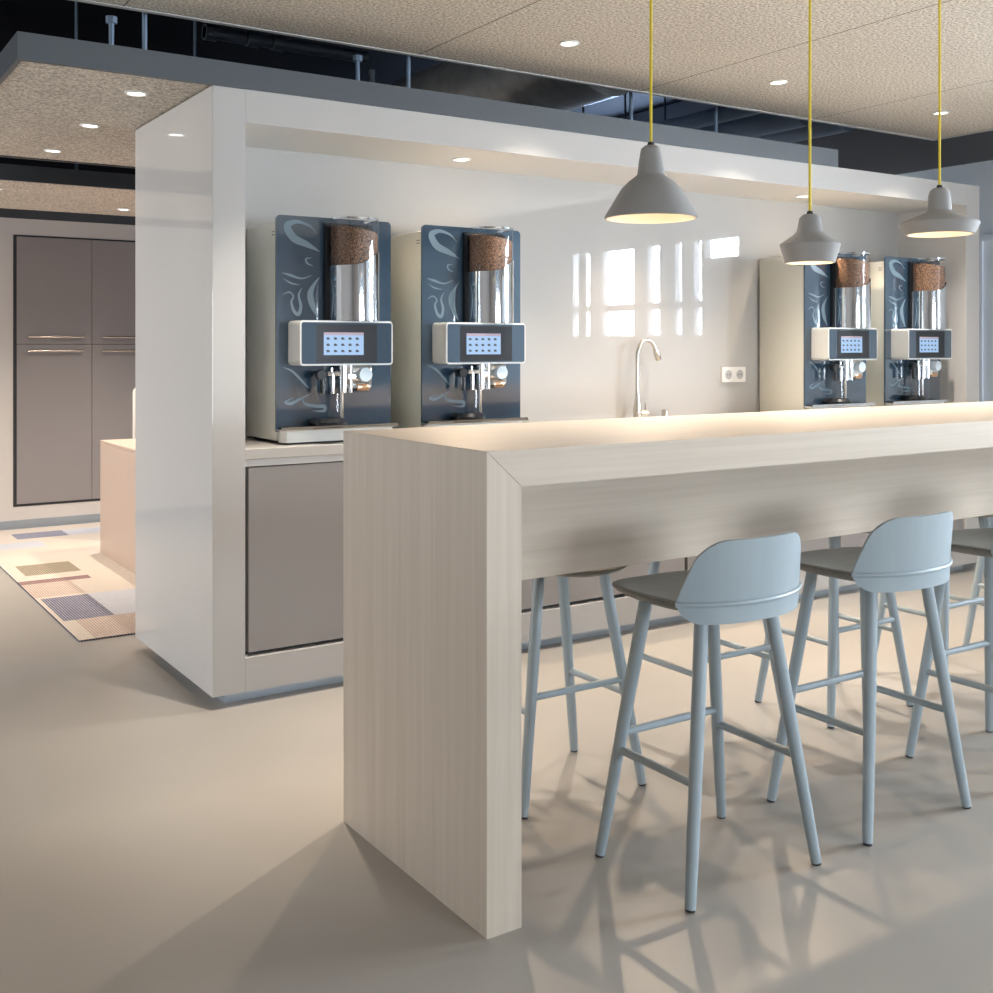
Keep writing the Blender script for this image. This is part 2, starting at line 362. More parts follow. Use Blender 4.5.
RZ = 2.302
t = thing('ceiling_raft', 'low ceiling raft with grey fascia directly above the coffee alcove', 'ceiling panel', (3.5, 5, RZ))
obj('acoustic_board', bx(0.715, 4.785, 4.01, 6.08, RZ+0.006, RZ+0.05), M['acoustic_raft'], t, world=True)
b = BM(); box(b, 0.697, 4.80, 3.985, 4.010, RZ, 2.394); box(b, 4.785, 4.80, 4.010, 6.10, RZ, 2.394); box(b, 0.697, 0.715, 4.010, 6.10, RZ, 2.394); box(b, 0.715, 4.785, 6.08, 6.10, RZ, 2.394)
obj('fascia', b, M['fascia'], t, world=True)
for x, y, zt in ((1.22, 4.35, ZS), (1.12, 4.45, 2.62), (2.38, 4.35, ZS), (2.18, 4.45, 2.62), (3.75, 4.45, ZS), (4.5, 4.6, ZS)):
    bb = tube(BM(), [(x, y, RZ+0.05), (x, y, zt)], 0.010, 8)
    if zt < 3: cylx(bb, (x, y, zt), 0.022, 'z', zt-0.02, zt+0.005, 8)
    obj('hanger_rod', bb, M['duct_dark'], t, True, world=True)

R2 = 2.25
t = thing('ceiling_raft', 'pale ceiling raft in front of the taupe wall cupboards', 'ceiling panel', (1.2, 7.2, R2))
obj('acoustic_board', bx(-3.2, 4.6, 6.575, 7.94, R2+0.004, R2+0.04), M['acoustic_raft'], t, world=True)
obj('fascia', bx(-3.2, 4.6, 6.55, 6.575, R2, R2+0.088), M['fascia'], t, world=True)
for x in (0.9, 1.5, 2.2):
    obj('hanger_rod', tube(BM(), [(x, 6.75, R2+0.04), (x, 6.75, ZS)], 0.009, 8), M['duct_dark'], t, True, world=True)

# services in the void
b = tube(BM(), [(3.85, 4.75, 2.98), (3.85, 8.7, 2.98)], 0.27, 40)
o = tag(obj('ventilation_duct', b, M['duct'], None, True), 'wide galvanised round duct in the dark void above the alcove', 'duct')
for y in (5.6, 7.6): obj('hanger_strap', bx(3.83, 3.87, y, y+0.03, 3.24, ZS), M['duct'], o)
for x, r, z, lab in ((5.02, 0.05, 2.80, 'thin daylight-tinted pipe in the ceiling void, nearest the big galvanised duct'),
                     (5.42, 0.085, 2.80, 'thicker daylight-tinted pipe in the ceiling void, in the middle of three'),
                     (5.82, 0.075, 2.80, 'daylight-tinted pipe in the ceiling void, closest to the charcoal bulkhead')):
    o = tag(obj('service_pipe', tube(BM(), [(x, 4.75, z), (x, 8.7, z)], r, 20), M['duct_dark'], None, True), lab, 'pipe', 'service pipes in the ceiling void')
    for y in (5.1, 6.5, 8.0): obj('hanger_rod', tube(BM(), [(x, y, z+r-0.004), (x, y, ZS)], 0.008, 8), M['pipe_black'], o, True)
b = tube(BM(), [(1.74, 5.2, 2.84), (2.6, 5.2, 2.84)], 0.03, 16)
for x in (1.74, 1.95, 2.08): cylx(b, (x, 5.2, 2.84), 0.038, 'x', x, x+0.06, 16)
p_ = tag(obj('service_pipe', b, M['pipe_black'], None, True), 'slim dark pipe with collars high in the void above the low raft', 'pipe')
for x in (1.86, 2.45): obj('hanger_rod', tube(BM(), [(x, 5.2, 2.868), (x, 5.2, ZS)], 0.006, 8), M['pipe_black'], p_, True)

# ------------------------------------------------------------------ downlights
def downlight(x, y, z, label, watts, group, col=NEUT, size=125, r=0.032, blend=1.0, tilt=0):
    t = thing('downlight', label, 'downlight', (x, y, z), group)
    prof = [(r, -0.001), (r+0.003, -0.006), (r+0.011, -0.004), (r+0.012, 0.0), (r, 0.0)]
    obj('ring', lathe(BM(), prof+[prof[0]], 0, 0, 28, cap=False), M['ring'], t, True)
    obj('lens', lathe(BM(), [(0, -0.003), (r, -0.002), (r, 0.0005), (0, 0.0005)], 0, 0, 28), M['led'], t, True)
    spot('downlight_beam', (x, y, z-0.02), watts, col, size, blend, 0.018, rot=(math.radians(-tilt), 0, 0))
PZ = 2.177
downlight(2.588, 4.241, PZ, 'recessed downlight in the alcove soffit above the first two coffee machines', 72, 'downlights in the alcove soffit', WARM, 125, tilt=26)
downlight(3.70, 4.241, PZ, 'recessed downlight in the alcove soffit above the tap, behind the bell-shaped pendant', 72, 'downlights in the alcove soffit', WARM, 125, tilt=26)
downlight(4.813, 4.241, PZ, 'recessed downlight in the alcove soffit above the two far coffee machines', 78, 'downlights in the alcove soffit', WARM, 125, tilt=26)
downlight(2.782, 3.698, ZM, 'recessed downlight in the large raft beside the cord of the bell-shaped pendant', 150, 'downlights in the large ceiling raft', NEUT, 104, blend=1.0, tilt=10)
downlight(4.025, 3.698, ZM, 'recessed downlight in the large raft beside the middle pendant cord', 150, 'downlights in the large ceiling raft', NEUT, 104, blend=1.0, tilt=10)
downlight(5.286, 3.70, ZM, 'recessed downlight in the large raft at the corner, crossed by a yellow cord', 150, 'downlights in the large ceiling raft', NEUT, 104, blend=1.0, tilt=10)
downlight(1.176, 4.306, RZ+0.006, 'recessed downlight in the low raft nearest the grey fascia', 2, 'downlights in the low ceiling raft', NEUT, 70)
downlight(1.178, 5.044, RZ+0.006, 'recessed downlight in the low raft, middle of the three in line', 3, 'downlights in the low ceiling raft', WARM, 80)
downlight(1.177, 5.792, RZ+0.006, 'recessed downlight in the low raft, farthest from the grey fascia', 22, 'downlights in the low ceiling raft', WARM, 100)
downlight(1.10, 6.98, R2+0.004, 'recessed downlight in the pale raft above the near end of the taupe cupboards', 120, 'downlights in the pale ceiling raft', NEUT)
downlight(1.98, 7.55, R2+0.004, 'recessed downlight in the pale raft half hidden by the tall grey panel', 120, 'downlights in the pale ceiling raft', NEUT)
spot('downlight_beam', (2.6, 6.9, R2-0.02), 100, NEUT, 120)

# ------------------------------------------------------------------ the alcove surround
PX0, PX1, PY, PYB = 1.367, 6.076, 3.993, 5.02
PB, PT = 0.048, 2.302
OX0, OX1, OB, OT = 1.493, 5.946, 0.174, 2.177
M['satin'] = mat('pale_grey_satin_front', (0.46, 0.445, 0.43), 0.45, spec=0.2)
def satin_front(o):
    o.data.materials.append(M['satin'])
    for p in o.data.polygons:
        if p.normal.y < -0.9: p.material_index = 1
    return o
t = thing('alcove_surround', 'big pale grey lacquered box frame around the coffee counter', 'built-in surround', ((PX0+PX1)/2, 4.5, 0))
BV = 0.002
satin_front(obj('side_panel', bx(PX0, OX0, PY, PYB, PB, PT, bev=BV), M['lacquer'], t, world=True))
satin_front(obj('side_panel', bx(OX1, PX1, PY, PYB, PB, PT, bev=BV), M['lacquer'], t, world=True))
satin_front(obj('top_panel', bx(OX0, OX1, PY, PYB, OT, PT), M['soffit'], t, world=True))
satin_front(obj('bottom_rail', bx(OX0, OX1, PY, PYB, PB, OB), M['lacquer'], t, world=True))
tag(obj('back_panel', bx(OX0, OX1, 4.47, 4.50, OB, OT), M['backglass'], t, world=True), 'glossy white back panel')
obj('rear_panel', bx(OX0, OX1, 5.0, 5.02, OB, OT), M['lacquer'], t, world=True)
tag(obj('plinth', bx(1.435, PX1-0.07, 4.056, 4.95, 0.0, PB), M['steel_plinth'], t, world=True), 'recessed brushed metal plinth')

CZ = 0.955
o = obj('worktop', bx(OX0+0.002, OX1-0.002, 4.0, 4.468, 0.915, CZ, bev=0.002), M['counter'])
tag(o, 'long grey worktop carrying the four coffee machines in the alcove', 'worktop')
NC = 4; cw = (OX1-OX0-0.004)/NC
CLAB = ('taupe base cupboard at the near end of the alcove, its door fully in view', 'taupe base cupboard hidden behind the end panel of the bar table',
        'taupe base cupboard seen under the bar table behind the first stools', 'taupe base cupboard at the far end of the alcove under the machines')
for i in range(NC):
    x0 = OX0+0.002+i*cw; x1 = x0+cw
    t = thing('base_cabinet', CLAB[i], 'cupboard', ((x0+x1)/2, 4.2, OB), 'base cupboards under the alcove worktop')
    b = bx(x0, x1, 4.045, 4.465, OB+0.001, 0.914)
    obj('carcass', b, M['gap'], t, world=True)
    obj('door', bx(x0+0.016, x1-0.004, 4.008, 4.040, OB+0.015, 0.885, bev=0.0015), M['taupe'], t, world=True)
    obj('grip_rail', bx(x0+0.002, x1-0.001, 4.006, 4.044, 0.889, 0.9145), M['rail'], t, world=True)

# ------------------------------------------------------------------ coffee machines (local origin: left front foot of the front panel, z on the worktop)
def P2(px, py, y):
    """a point of the front of the first machine, from its place in the picture, on the plane y"""
    u = (px-496.5)/1112.3656; v = (346.5-py)/1112.3656
    r = (FX+u*FY, FY-u*FX, v); s = y/r[1]
    return (r[0]*s-1.665, 1.34+r[2]*s-CZ)
def crop(x, y): return (240+x/3.82, 200+y/3.82)
def ribbon(bm, pts, y0, y1):
    """flat tapering stroke: pts (x, z, width)"""
    def cr(a, b, c, d, t): return 0.5*((2*b)+(-a+c)*t+(2*a-5*b+4*c-d)*t*t+(-a+3*b-3*c+d)*t**3)
    q = []
    for i in range(len(pts)-1):
        a, b, c, d = pts[max(i-1, 0)], pts[i], pts[i+1], pts[min(i+2, len(pts)-1)]
        for k in range(7): q.append(tuple(cr(a[j], b[j], c[j], d[j], k/7) for j in range(3)))
    q.append(pts[-1])
    L, Rr = [], []
    for i, p in enumerate(q):
        a = q[max(i-1, 0)]; b = q[min(i+1, len(q)-1)]
        dx, dz = b[0]-a[0], b[1]-a[1]; n = math.hypot(dx, dz) or 1; h = max(p[2], 0.0006)/2
        L.append((p[0]-dz/n*h, p[1]+dx/n*h)); Rr.append((p[0]+dz/n*h, p[1]-dx/n*h))
    rows = []
    for l_, r_ in zip(L, Rr):
        rows.append([bm.verts.new((l_[0], y0, l_[1])), bm.verts.new((r_[0], y0, r_[1])), bm.verts.new((r_[0], y1, r_[1])), bm.verts.new((l_[0], y1, l_[1]))])
    for a, b in zip(rows, rows[1:]):
        for k in range(4): bm.faces.new((a[k], a[(k+1) % 4], b[(k+1) % 4], b[k]))
    bm.faces.new(rows[0][::-1]); bm.faces.new(rows[-1])
    bmesh.ops.recalc_face_normals(bm, faces=bm.faces[:])
STROKES = [
    [(295, 130, 1), (262, 98, 8), (215, 83, 14), (180, 100, 27), (205, 145, 30), (255, 170, 22), (305, 198, 1)],
    [(275, 222, 1), (252, 225, 6), (258, 243, 7), (280, 252, 1)],
    [(160, 278, 1), (190, 287, 9), (235, 300, 6), (275, 288, 1)],
    [(165, 300, 1), (195, 318, 6), (230, 325, 1)],
    [(303, 296, 1), (282, 325, 12), (268, 360, 24), (277, 405, 22), (300, 452, 2)],
    [(236, 336, 1), (224, 365, 8), (232, 405, 12), (224, 436, 14), (206, 425, 12), (196, 390, 8), (204, 368, 5), (186, 352, 5), (162, 364, 1)],
    [(280, 735, 1), (235, 758, 8), (195, 778, 11), (172, 772, 6), (205, 756, 2)],
    [(238, 752, 1), (246, 778, 9), (285, 787, 12), (322, 790, 14), (320, 806, 10), (272, 806, 1)],
    [(165, 640, 1), (200, 655, 8), (235, 690, 9), (262, 720, 2)],
]
def machine():
    t = thing('coffee_machine', 'x', 'coffee machine', (0, 0, 0), 'coffee machines on the alcove worktop')
    W = 0.505
    b = bx(0.003, W-0.003, 0.0, 0.325, 0.014, 0.876, bev=0.005)
    obj('housing', b, M['body'], t, True)
    for z in (0.836, 0.824):
        obj('vent_slot', bx(0.0018, 0.006, 0.014, 0.040, z, z+0.003), M['gap'], t)
    b = BM(); box(b, 0.03, W-0.03, 0.02, 0.31, 0.0, 0.0135)
    obj('rear_foot', b, M['gap'], t)
    prism(b := BM(), rrect(0, W, 0.05, 0.902, 0.018, 6, (1, 1, 0, 0)), 'y', -0.010, 0.0)
    fp = obj('front_panel', b, M['navy'], t)
    for part_ in (STROKES[:6], STROKES[6:]):
        b = BM()
        for s in part_:
            pts = []
            for x, y, w_ in s:
                p = P2(*crop(x, y), 4.117); pts.append((p[0], p[1], w_/3.82*0.0040))
            ribbon(b, pts, -0.0112, -0.0098)
        tag(obj('steam_swirl_print', b, M['decal'], fp), 'pale swirling steam pattern printed on the front')
    # hopper
    hx, hy, hr = 0.309, -0.068, 0.098
    obj('hopper_back', bx(hx-0.108, hx+0.10, -0.03, -0.0101, 0.49, 0.880), M['black'], t)
    h = obj('bean_hopper', lathe(BM(), [(hr, 0.62), (hr, 0.892), (hr-0.004, 0.895), (0, 0.895)], hx, hy, 48, cap=False), M['hopper'], t, True)
    obj('hopper_lid', lathe(BM(), [(hr-0.004, 0.889), (hr+0.0015, 0.889), (hr+0.0015, 0.897), (hr-0.004, 0.897), (hr-0.004, 0.889)], hx, hy, 48, cap=False), M['chrome'], h, True)
    # chrome sleeve with a slanted upper edge
    b = BM(); n = 48; r2 = hr+0.003; lo, hi = [], []
    for i in range(n):
        a = 2*PI*i/n; x = hx+r2*math.cos(a); y = hy+r2*math.sin(a)
        zt = 0.735 + 0.030*math.tanh(2.2*math.cos(a-0.25))
        lo.append(b.verts.new((x, y, 0.487))); hi.append(b.verts.new((x, y, zt)))
    for i in range(n): b.faces.new((lo[i], lo[(i+1) % n], hi[(i+1) % n], hi[i]))
    obj('chrome_sleeve', b, M['chrome'], t, True)
    # display head
    x0, x1, z0, z1 = 0.050, 0.452, 0.310, 0.486
    prism(b := BM(), rrect(x0, x1, z0, z1, 0.016), 'y', -0.127, -0.0101)
    dh = obj('display_head', b, M['silver'], t)
    prism(b := BM(), rrect(x0+0.006, x0+0.066, z0+0.007, z1-0.007, 0.008, 4, (0, 1, 1, 0)), 'y', -0.129, -0.1268)
    prism(b, rrect(x1-0.072, x1-0.006, z0+0.007, z1-0.007, 0.008, 4, (1, 0, 0, 1)), 'y', -0.129, -0.1268)
    box(b, x0+0.066, x1-0.072, -0.129, -0.1268, z1-0.014, z1-0.007); box(b, x0+0.066, x1-0.072, -0.129, -0.1268, z0+0.007, z0+0.012)
    obj('face_plate', b, M['navy'], dh)
    b = BM(); box(b, x0+0.066, x1-0.072, -0.1290, -0.1265, z0+0.012, z1-0.014)
    obj('screen_bezel', b, M['black'], dh)
    sx0, sx1, sz0, sz1 = 0.148, 0.320, 0.351, 0.440
    obj('screen', bx(sx0, sx1, -0.1305, -0.128, sz0, sz1), M['screen'], dh)
    obj('screen_header', bx(sx0, sx1, -0.1312, -0.1300, sz1-0.011, sz1), M['screen_bar'], dh)
    b = BM()
    for i in range(5):
        for j in range(3):
            cx = sx0+0.018+i*0.0315; cz = sz0+0.010+j*0.0245
            pts = [(cx-0.008, cz+0.006), (cx-0.006, cz+0.010), (cx+0.002, cz+0.011), (cx+0.008, cz+0.004), (cx+0.008, cz+0.001), (cx+0.003, cz+0.003), (cx+0.002, cz+0.0005), (cx-0.005, cz+0.001)]
            prism(b, pts, 'y', -0.1312, -0.1300)
    obj('screen_icons', b, M['icon'], dh)
    # brewing group under the head
    b = bx(0.262, 0.378, -0.095, -0.0101, 0.214, 0.309, bev=0.012)
    obj('brew_block', b, M['chrome'], t, True)
    b = BM(); cylx(b, (0.256, -0.075, 0), 0.018, 'z', 0.20, 0.309, 20); cylx(b, (0.282, -0.090, 0), 0.009, 'z', 0.20, 0.309, 16)
    obj('group_column', b, M['chrome'], t, True)
    obj('grinder_knob', cylx(BM(), (0.337, 0, 0.272), 0.028, 'y', -0.118, -0.094, 28), M['knob'], t, True)
    obj('chute_reflection', bx(0.306, 0.366, -0.098, -0.02, 0.205, 0.236, bev=0.008), mat('copper_reflection', (0.72, 0.45, 0.28), 0.2, metal=1.0) if 'copper_reflection' not in M else M['copper_reflection'], t, True)  # warm metal colour stands for a reflection under the brew block
    b = BM(); cylx(b, (0, -0.077, 0.276), 0.010, 'x', 0.186, 0.25, 16); cylx(b, (0.210, -0.077, 0), 0.010, 'z', 0.197, 0.276, 16); cylx(b, (0.206, -0.077, 0), 0.006, 'z', 0.276, 0.300, 12)
    obj('steam_nozzle', b, M['chrome'], t, True)
    b = BM(); cylx(b, (0.166, -0.077, 0), 0.009, 'z', 0.200, 0.288, 14); cylx(b, (0.158, 0, 0.272), 0.019, 'y', -0.09, -0.060, 18)
    box(b, 0.166, 0.19, -0.083, -0.071, 0.270, 0.282)
    obj('valve_lever', b, M['black'], t, True)
    b = BM(); cylx(b, (0.252, -0.072, 0), 0.008, 'z', 0.095, 0.20, 14)
    obj('outlet_pipe', b, M['chrome'], t, True)
    b = lathe(BM(), [(0, 0.100), (0.040, 0.100), (0.036, 0.20), (0.034, 0.20), (0.0, 0.19)], 0.232, -0.05, 24)
    obj('cup_guard', b, M['hopper'], t, True)
    b = BM(); lathe(b, [(0, 0.074), (0.076, 0.074), (0.078, 0.085), (0.060, 0.100), (0, 0.102)], 0.205, -0.045, 32)
    obj('cup_rest', b, M['black'], t, True)
    # drip tray and base
    b = bx(-0.008, W+0.006, -0.069, -0.0101, 0.055, 0.063, bev=0.002); box(b, 0.0, W, -0.069, -0.062, 0.063, 0.070)
    dt = obj('drip_tray', b, M['chrome'], t)
    obj('tray_grid', bx(0.01, W-0.01, -0.060, -0.012, 0.063, 0.068), M['black'], dt)
    prism(b := BM(), [(0.013, 0.0), (0.013, -0.030), (0.028, -0.050), (W-0.018, -0.050), (W-0.004, -0.030), (W-0.004, 0.0)], 'z', 0.008, 0.0549)
    obj('base', b, M['base_white'], t)
    prism(b := BM(), [(0.02, -0.001), (0.02, -0.028), (0.034, -0.045), (W-0.024, -0.045), (W-0.012, -0.028), (W-0.012, -0.001)], 'z', 0.0, 0.008)
    obj('rubber_foot', b, M['rubber'], t)
    return t
M['copper_reflection'] = mat('copper_reflection', (0.72, 0.45, 0.28), 0.2, metal=1.0)
M0 = machine()
MX = (1.665, 2.319, 4.690, 5.364)
ML = ('black-fronted coffee machine with full bean hopper beside the near end of the alcove',
      'black-fronted coffee machine second along the worktop, between its twin and the tap',
      'black-fronted coffee machine just past the wall socket, below the middle pendant',
      'black-fronted coffee machine at the far end of the worktop, below the wide flat pendant')
BLb = ('brown coffee beans in the hopper of the machine nearest the tall side panel', 'brown coffee beans in the hopper of the second machine, beside the tap',
       'brown coffee beans in the hopper of the machine just past the wall socket', 'brown coffee beans in the hopper of the machine at the far end of the worktop')
def beans():
    b = BM(); n = 40; hx, hy, r = 0.309, -0.068, 0.0945
    zs = [0.60+i*0.012 for i in range(24)]
    rings = []
    for j, z in enumerate(zs):
        ring = []
        for i in range(n):
            a = 2*PI*i/n; x = math.cos(a)
            zz = min(z, 0.848-0.016*x+random.uniform(-0.004, 0.004)) if j > 15 else z
            rr = r-random.uniform(0, 0.003)
            ring.append(b.verts.new((hx+rr*math.cos(a), hy+rr*math.sin(a), zz)))
        rings.append(ring)
    for a, c in zip(rings, rings[1:]):
        for i in range(n): b.faces.new((a[i], a[(i+1) % n], c[(i+1) % n], c[i]))
    top = b.verts.new((hx, hy, 0.856)); bot = b.verts.new((hx, hy, 0.60))
    for i in range(n): b.faces.new((rings[-1][i], rings[-1][(i+1) % n], top)); b.faces.new((rings[0][(i+1) % n], rings[0][i], bot))
    return tag(obj('coffee_beans', b, M['beans'], None, True), 'x', 'coffee beans', 'coffee beans in the hoppers', 'stuff')
B0 = beans()
for i, x in enumerate(MX):
    loc = (x, 4.127, CZ+0.0005)
    if i == 0:
        M0.location = loc; M0['label'] = ML[0]; B0.location = loc; B0['label'] = BLb[0]
    else:
        dup(M0, loc, 0, ML[i]); bb = B0.copy(); C.objects.link(bb); bb.location = loc; bb['label'] = BLb[i]

# tap, dispenser, socket
TX, TY = 3.749, 4.40
t = thing('kitchen_tap', 'brushed steel swan-neck tap on the alcove worktop', 'tap', (TX, TY, CZ))
obj('body', lathe(BM(), [(0, 0), (0.026, 0), (0.026, 0.005), (0.021, 0.008), (0.021, 0.060), (0.018, 0.085), (0.012, 0.120), (0.0105, 0.14), (0, 0.14)], 0, 0, 24), M['steel'], t, True)
pts = [(0, 0, 0.13), (0, 0, 0.25), (0.002, 0, 0.31)]
for i in range(1, 13):
    a = PI-PI*0.86*i/12; pts.append((0.0655+0.0655*math.cos(a), 0, 0.325+0.095*math.sin(a)))
obj('spout', tube(BM(), pts, 0.0105, 16), M['steel'], t, True)
e = Vector(pts[-1]); dd = (Vector(pts[-1])-Vector(pts[-2])).normalized()
obj('spray_head', tube(BM(), [e-dd*0.01, e+dd*0.005, e+dd*0.05, e+dd*0.055], [0.011, 0.0155, 0.0165, 0.013], 18), M['steel'], t, True)
b = BM(); cylx(b, (0, 0, 0.042), 0.016, 'x', 0.018, 0.062, 20); cylx(b, (0.055, 0, 0), 0.004, 'z', 0.052, 0.092, 10)
obj('lever', b, M['steel'], t, True)
o = obj('push_button', lathe(BM(), [(0, 0), (0.017, 0), (0.017, 0.048), (0.015, 0.052), (0, 0.052)], 3.955, 4.42, 24), M['steel'], None, True)
for v in o.data.vertices: v.co.z += CZ
tag(o, 'small steel push-button cylinder on the worktop next to the tap', 'push button')
b = BM(); prism(b, rrect(4.413, 4.591, 1.142, 1.226, 0.006), 'y', 4.458, 4.4695)
t = obj('wall_socket', b, M['socket']); tag(t, 'white double wall socket on the glossy back panel', 'socket')
for cx in (4.458, 4.546):
    b = BM(); cylx(b, (cx, 0, 1.184), 0.026, 'y', 4.4565, 4.4585, 24); obj('outlet', b, mat('socket_recess', (0.42, 0.41, 0.40), 0.5), t, True)
    b = BM(); cylx(b, (cx-0.009, 0, 1.184), 0.0035, 'y', 4.4558, 4.457, 10); cylx(b, (cx+0.009, 0, 1.184), 0.0035, 'y', 4.4558, 4.457, 10); obj('pin_hole', b, M['gap'], t)

# ------------------------------------------------------------------ bar table
IX0, IX1, IY0, IY1, IZ, TH = 1.359, 5.25, 2.115, 2.864, 1.102, 0.090
t = thing('bar_table', 'long pale oak bar table with waterfall end panel', 'bar table', ((IX0+IX1)/2, 2.49, 0))
zi = IZ-TH+0.005; xi = IX0+TH+0.005; g = 0.0006
b = prism(BM(), [(IX0+g, IZ), (IX1-g, IZ), (IX1-TH, zi), (xi+g, zi)], 'y', IY0, IY1); obj('tabletop', b, M['wood_h'], t, world=True)
b = prism(BM(), [(IX0, 0), (IX0, IZ-g), (xi, zi-g), (xi, 0)], 'y', IY0, IY1); obj('end_panel', b, M['wood_v'], t, world=True)
b = prism(BM(), [(IX1, 0), (IX1, IZ-g), (IX1-TH, zi-g), (IX1-TH, 0)], 'y', IY0, IY1); obj('end_panel', b, M['wood_v'], t, world=True)
obj('modesty_panel', bx(xi+0.0005, IX1-TH-0.001, 2.45, 2.475, 0.7155, zi-0.0005), M['wood_h'], t, world=True)

# ------------------------------------------------------------------ bar stools
def back_arc(u): return -0.187+0.075*abs(u)**2.4
def stool():
    t = thing('bar_stool', 'x', 'bar stool', (0, 0, 0), 'bar stools at the oak table')
    # seat: thin shell with a bellied underside
    b = BM(); N = 56
    def outline(k):
        out = []
        for i in range(N):
            a = 2*PI*i/N; c, s = math.cos(a), math.sin(a)
            n = 2.3 if s > 0 else 3.4
            x = 0.214*k*math.copysign(abs(c)**(2/n), c)*(1-0.12*max(0, s)); y = (0.210 if s > 0 else 0.234)*k*math.copysign(abs(s)**(2/n), s)
            out.append((x, y+0.055))
        return out
    def ringz(k, zf): return [b.verts.new((x, y, zf(x, y))) for x, y in outline(k)]
    rim = lambda x, y: 0.706+0.012*abs(x/0.21)**2-0.010*max(0, (y-0.10)/0.17)**2
    rings = [ringz(0.25, lambda x, y: rim(x, y)-0.008), ringz(0.6, lambda x, y: rim(x, y)-0.006), ringz(0.88, lambda x, y: rim(x, y)-0.001), ringz(0.97, rim), ringz(1.0, lambda x, y: rim(x, y)-0.003),
             ringz(1.0, lambda x, y: rim(x, y)-0.008), ringz(0.96, lambda x, y: rim(x, y)-0.016), ringz(0.82, lambda x, y: rim(x, y)-0.028), ringz(0.5, lambda x, y: 0.672), ringz(0.2, lambda x, y: 0.668)]
    for a, c in zip(rings, rings[1:]):
        for i in range(N): b.faces.new((a[i], a[(i+1) % N], c[(i+1) % N], c[i]))
    b.faces.new(rings[0]); b.faces.new(rings[-1])
    bmesh.ops.recalc_face_normals(b, faces=b.faces[:])
    obj('seat', b, M['seat'], t, True)
    # backrest shell
    b = BM(); z0, z1, rt, rb = 0.668, 0.872, 0.058, 0.036
    zs = []
    for i in range(9): zs.append(z0+rb*(1-math.cos(PI/2*i/8)))
    for i in range(1, 8): zs.append(z0+rb+(z1-rt-z0-rb)*i/8)
    for i in range(9): zs.append(z1-rt+rt*math.sin(PI/2*i/8))
    NU = 28
    def hw(z):
        t_ = (z-z0)/(z1-z0); h = 0.212-0.048*max(0, (z-0.715)/(z1-0.715))**1.2
        if z < 0.715: h = 0.196+0.016*(z-z0)/(0.715-z0)
        if z > z1-rt: h -= rt-math.sqrt(max(0, rt*rt-(z-(z1-rt))**2))
        if z < z0+rb: h -= rb-math.sqrt(max(0, rb*rb-(z0+rb-z)**2))
        return h
    F_, K_ = [], []
    for z in zs:
        f, k_ = [], []
        for i in range(NU+1):
            x = hw(z)*(-1+2*i/NU); u = x/0.212; lean = -0.014*max(0, (z-0.715)/(z1-0.715))
            y = back_arc(u)+lean; sl = 0.180*abs(u)**1.4*(1 if u > 0 else -1)/0.212*1.0
            nx, ny = sl, -1.0; L = math.hypot(nx, ny); nx /= L; ny /= L
            f.append(b.verts.new((x+nx*0.007, y+ny*0.007, z))); k_.append(b.verts.new((x-nx*0.007, y-ny*0.007, z)))
        F_.append(f); K_.append(k_)
    for j in range(len(zs)-1):
        for i in range(NU):
            b.faces.new((F_[j][i], F_[j][i+1], F_[j+1][i+1], F_[j+1][i])); b.faces.new((K_[j][i+1], K_[j][i], K_[j+1][i], K_[j+1][i+1]))
        b.faces.new((K_[j][0], F_[j][0], F_[j+1][0], K_[j+1][0])); b.faces.new((F_[j][NU], K_[j][NU], K_[j+1][NU], F_[j+1][NU]))
    for i in range(NU):
        b.faces.new((F_[0][i+1], F_[0][i], K_[0][i], K_[0][i+1])); b.faces.new((F_[-1][i], F_[-1][i+1], K_[-1][i+1], K_[-1][i]))
    bmesh.ops.recalc_face_normals(b, faces=b.faces[:])
    br = obj('backrest', b, M['stool'], t, True)
    # ledge where seat and back meet
    pts = []
    for i in range(25):
        u = -1.02+2.04*i/24; pts.append((0.214*u, back_arc(u)-0.009, 0.716))
    obj('ledge', tube(BM(), pts, 0.0065, 8), M['stool'], br, True)
    # legs
    foot = {(-1, -1): (-0.221, -0.172), (1, -1): (0.221, -0.172), (-1, 1): (-0.221, 0.172), (1, 1): (0.221, 0.172)}
    def lp(s, z):
        fx, fy = foot[s]; k_ = z/0.68; tx, ty = s[0]*0.118, s[1]*0.105
        return Vector((fx+(tx-fx)*k_, fy+(ty-fy)*k_, z))
    for s in foot:
        lg = obj('leg', tube(BM(), [lp(s, 0.006), lp(s, 0.12), lp(s, 0.40), lp(s, 0.60), lp(s, 0.676)], [0.0135, 0.0152, 0.0172, 0.0172, 0.0165], 18), M['stool'], t, True)
        obj('glide', tube(BM(), [lp(s, 0.0005), lp(s, 0.006)], 0.012, 12), M['rubber'], lg)
    zs_, zf = 0.282, 0.325
    for sx in (-1, 1): obj('stretcher', tube(BM(), [lp((sx, -1), zs_), lp((sx, 1), zs_)], 0.0105, 12), M['stool'], t, True)
    obj('footrest', tube(BM(), [lp((-1, 1), zf), lp((1, 1), zf)], 0.0105, 12), M['stool'], t, True)
    return t
S0 = stool()
near = [(2.050+0.643*i, 2.127) for i in range(4)]
far = [(2.015+0.6635*i, 2.772+0.012*i) for i in range(5)]
NL = ('blue-grey bar stool nearest the oak end panel, its curved back towards us', 'blue-grey bar stool second from the oak end panel, its curved back towards us',
      'blue-grey bar stool third from the oak end panel on the near side', 'blue-grey bar stool fourth from the oak end panel on the near side')
FL = ('bar stool across the table, standing right behind the oak end panel', 'bar stool across the table, its legs behind those of the nearest stool',
      'bar stool across the table, its dark legs behind the second stool', 'bar stool across the table, fourth from the end panel, behind the third stool',
      'bar stool across the table, farthest from the oak end panel')
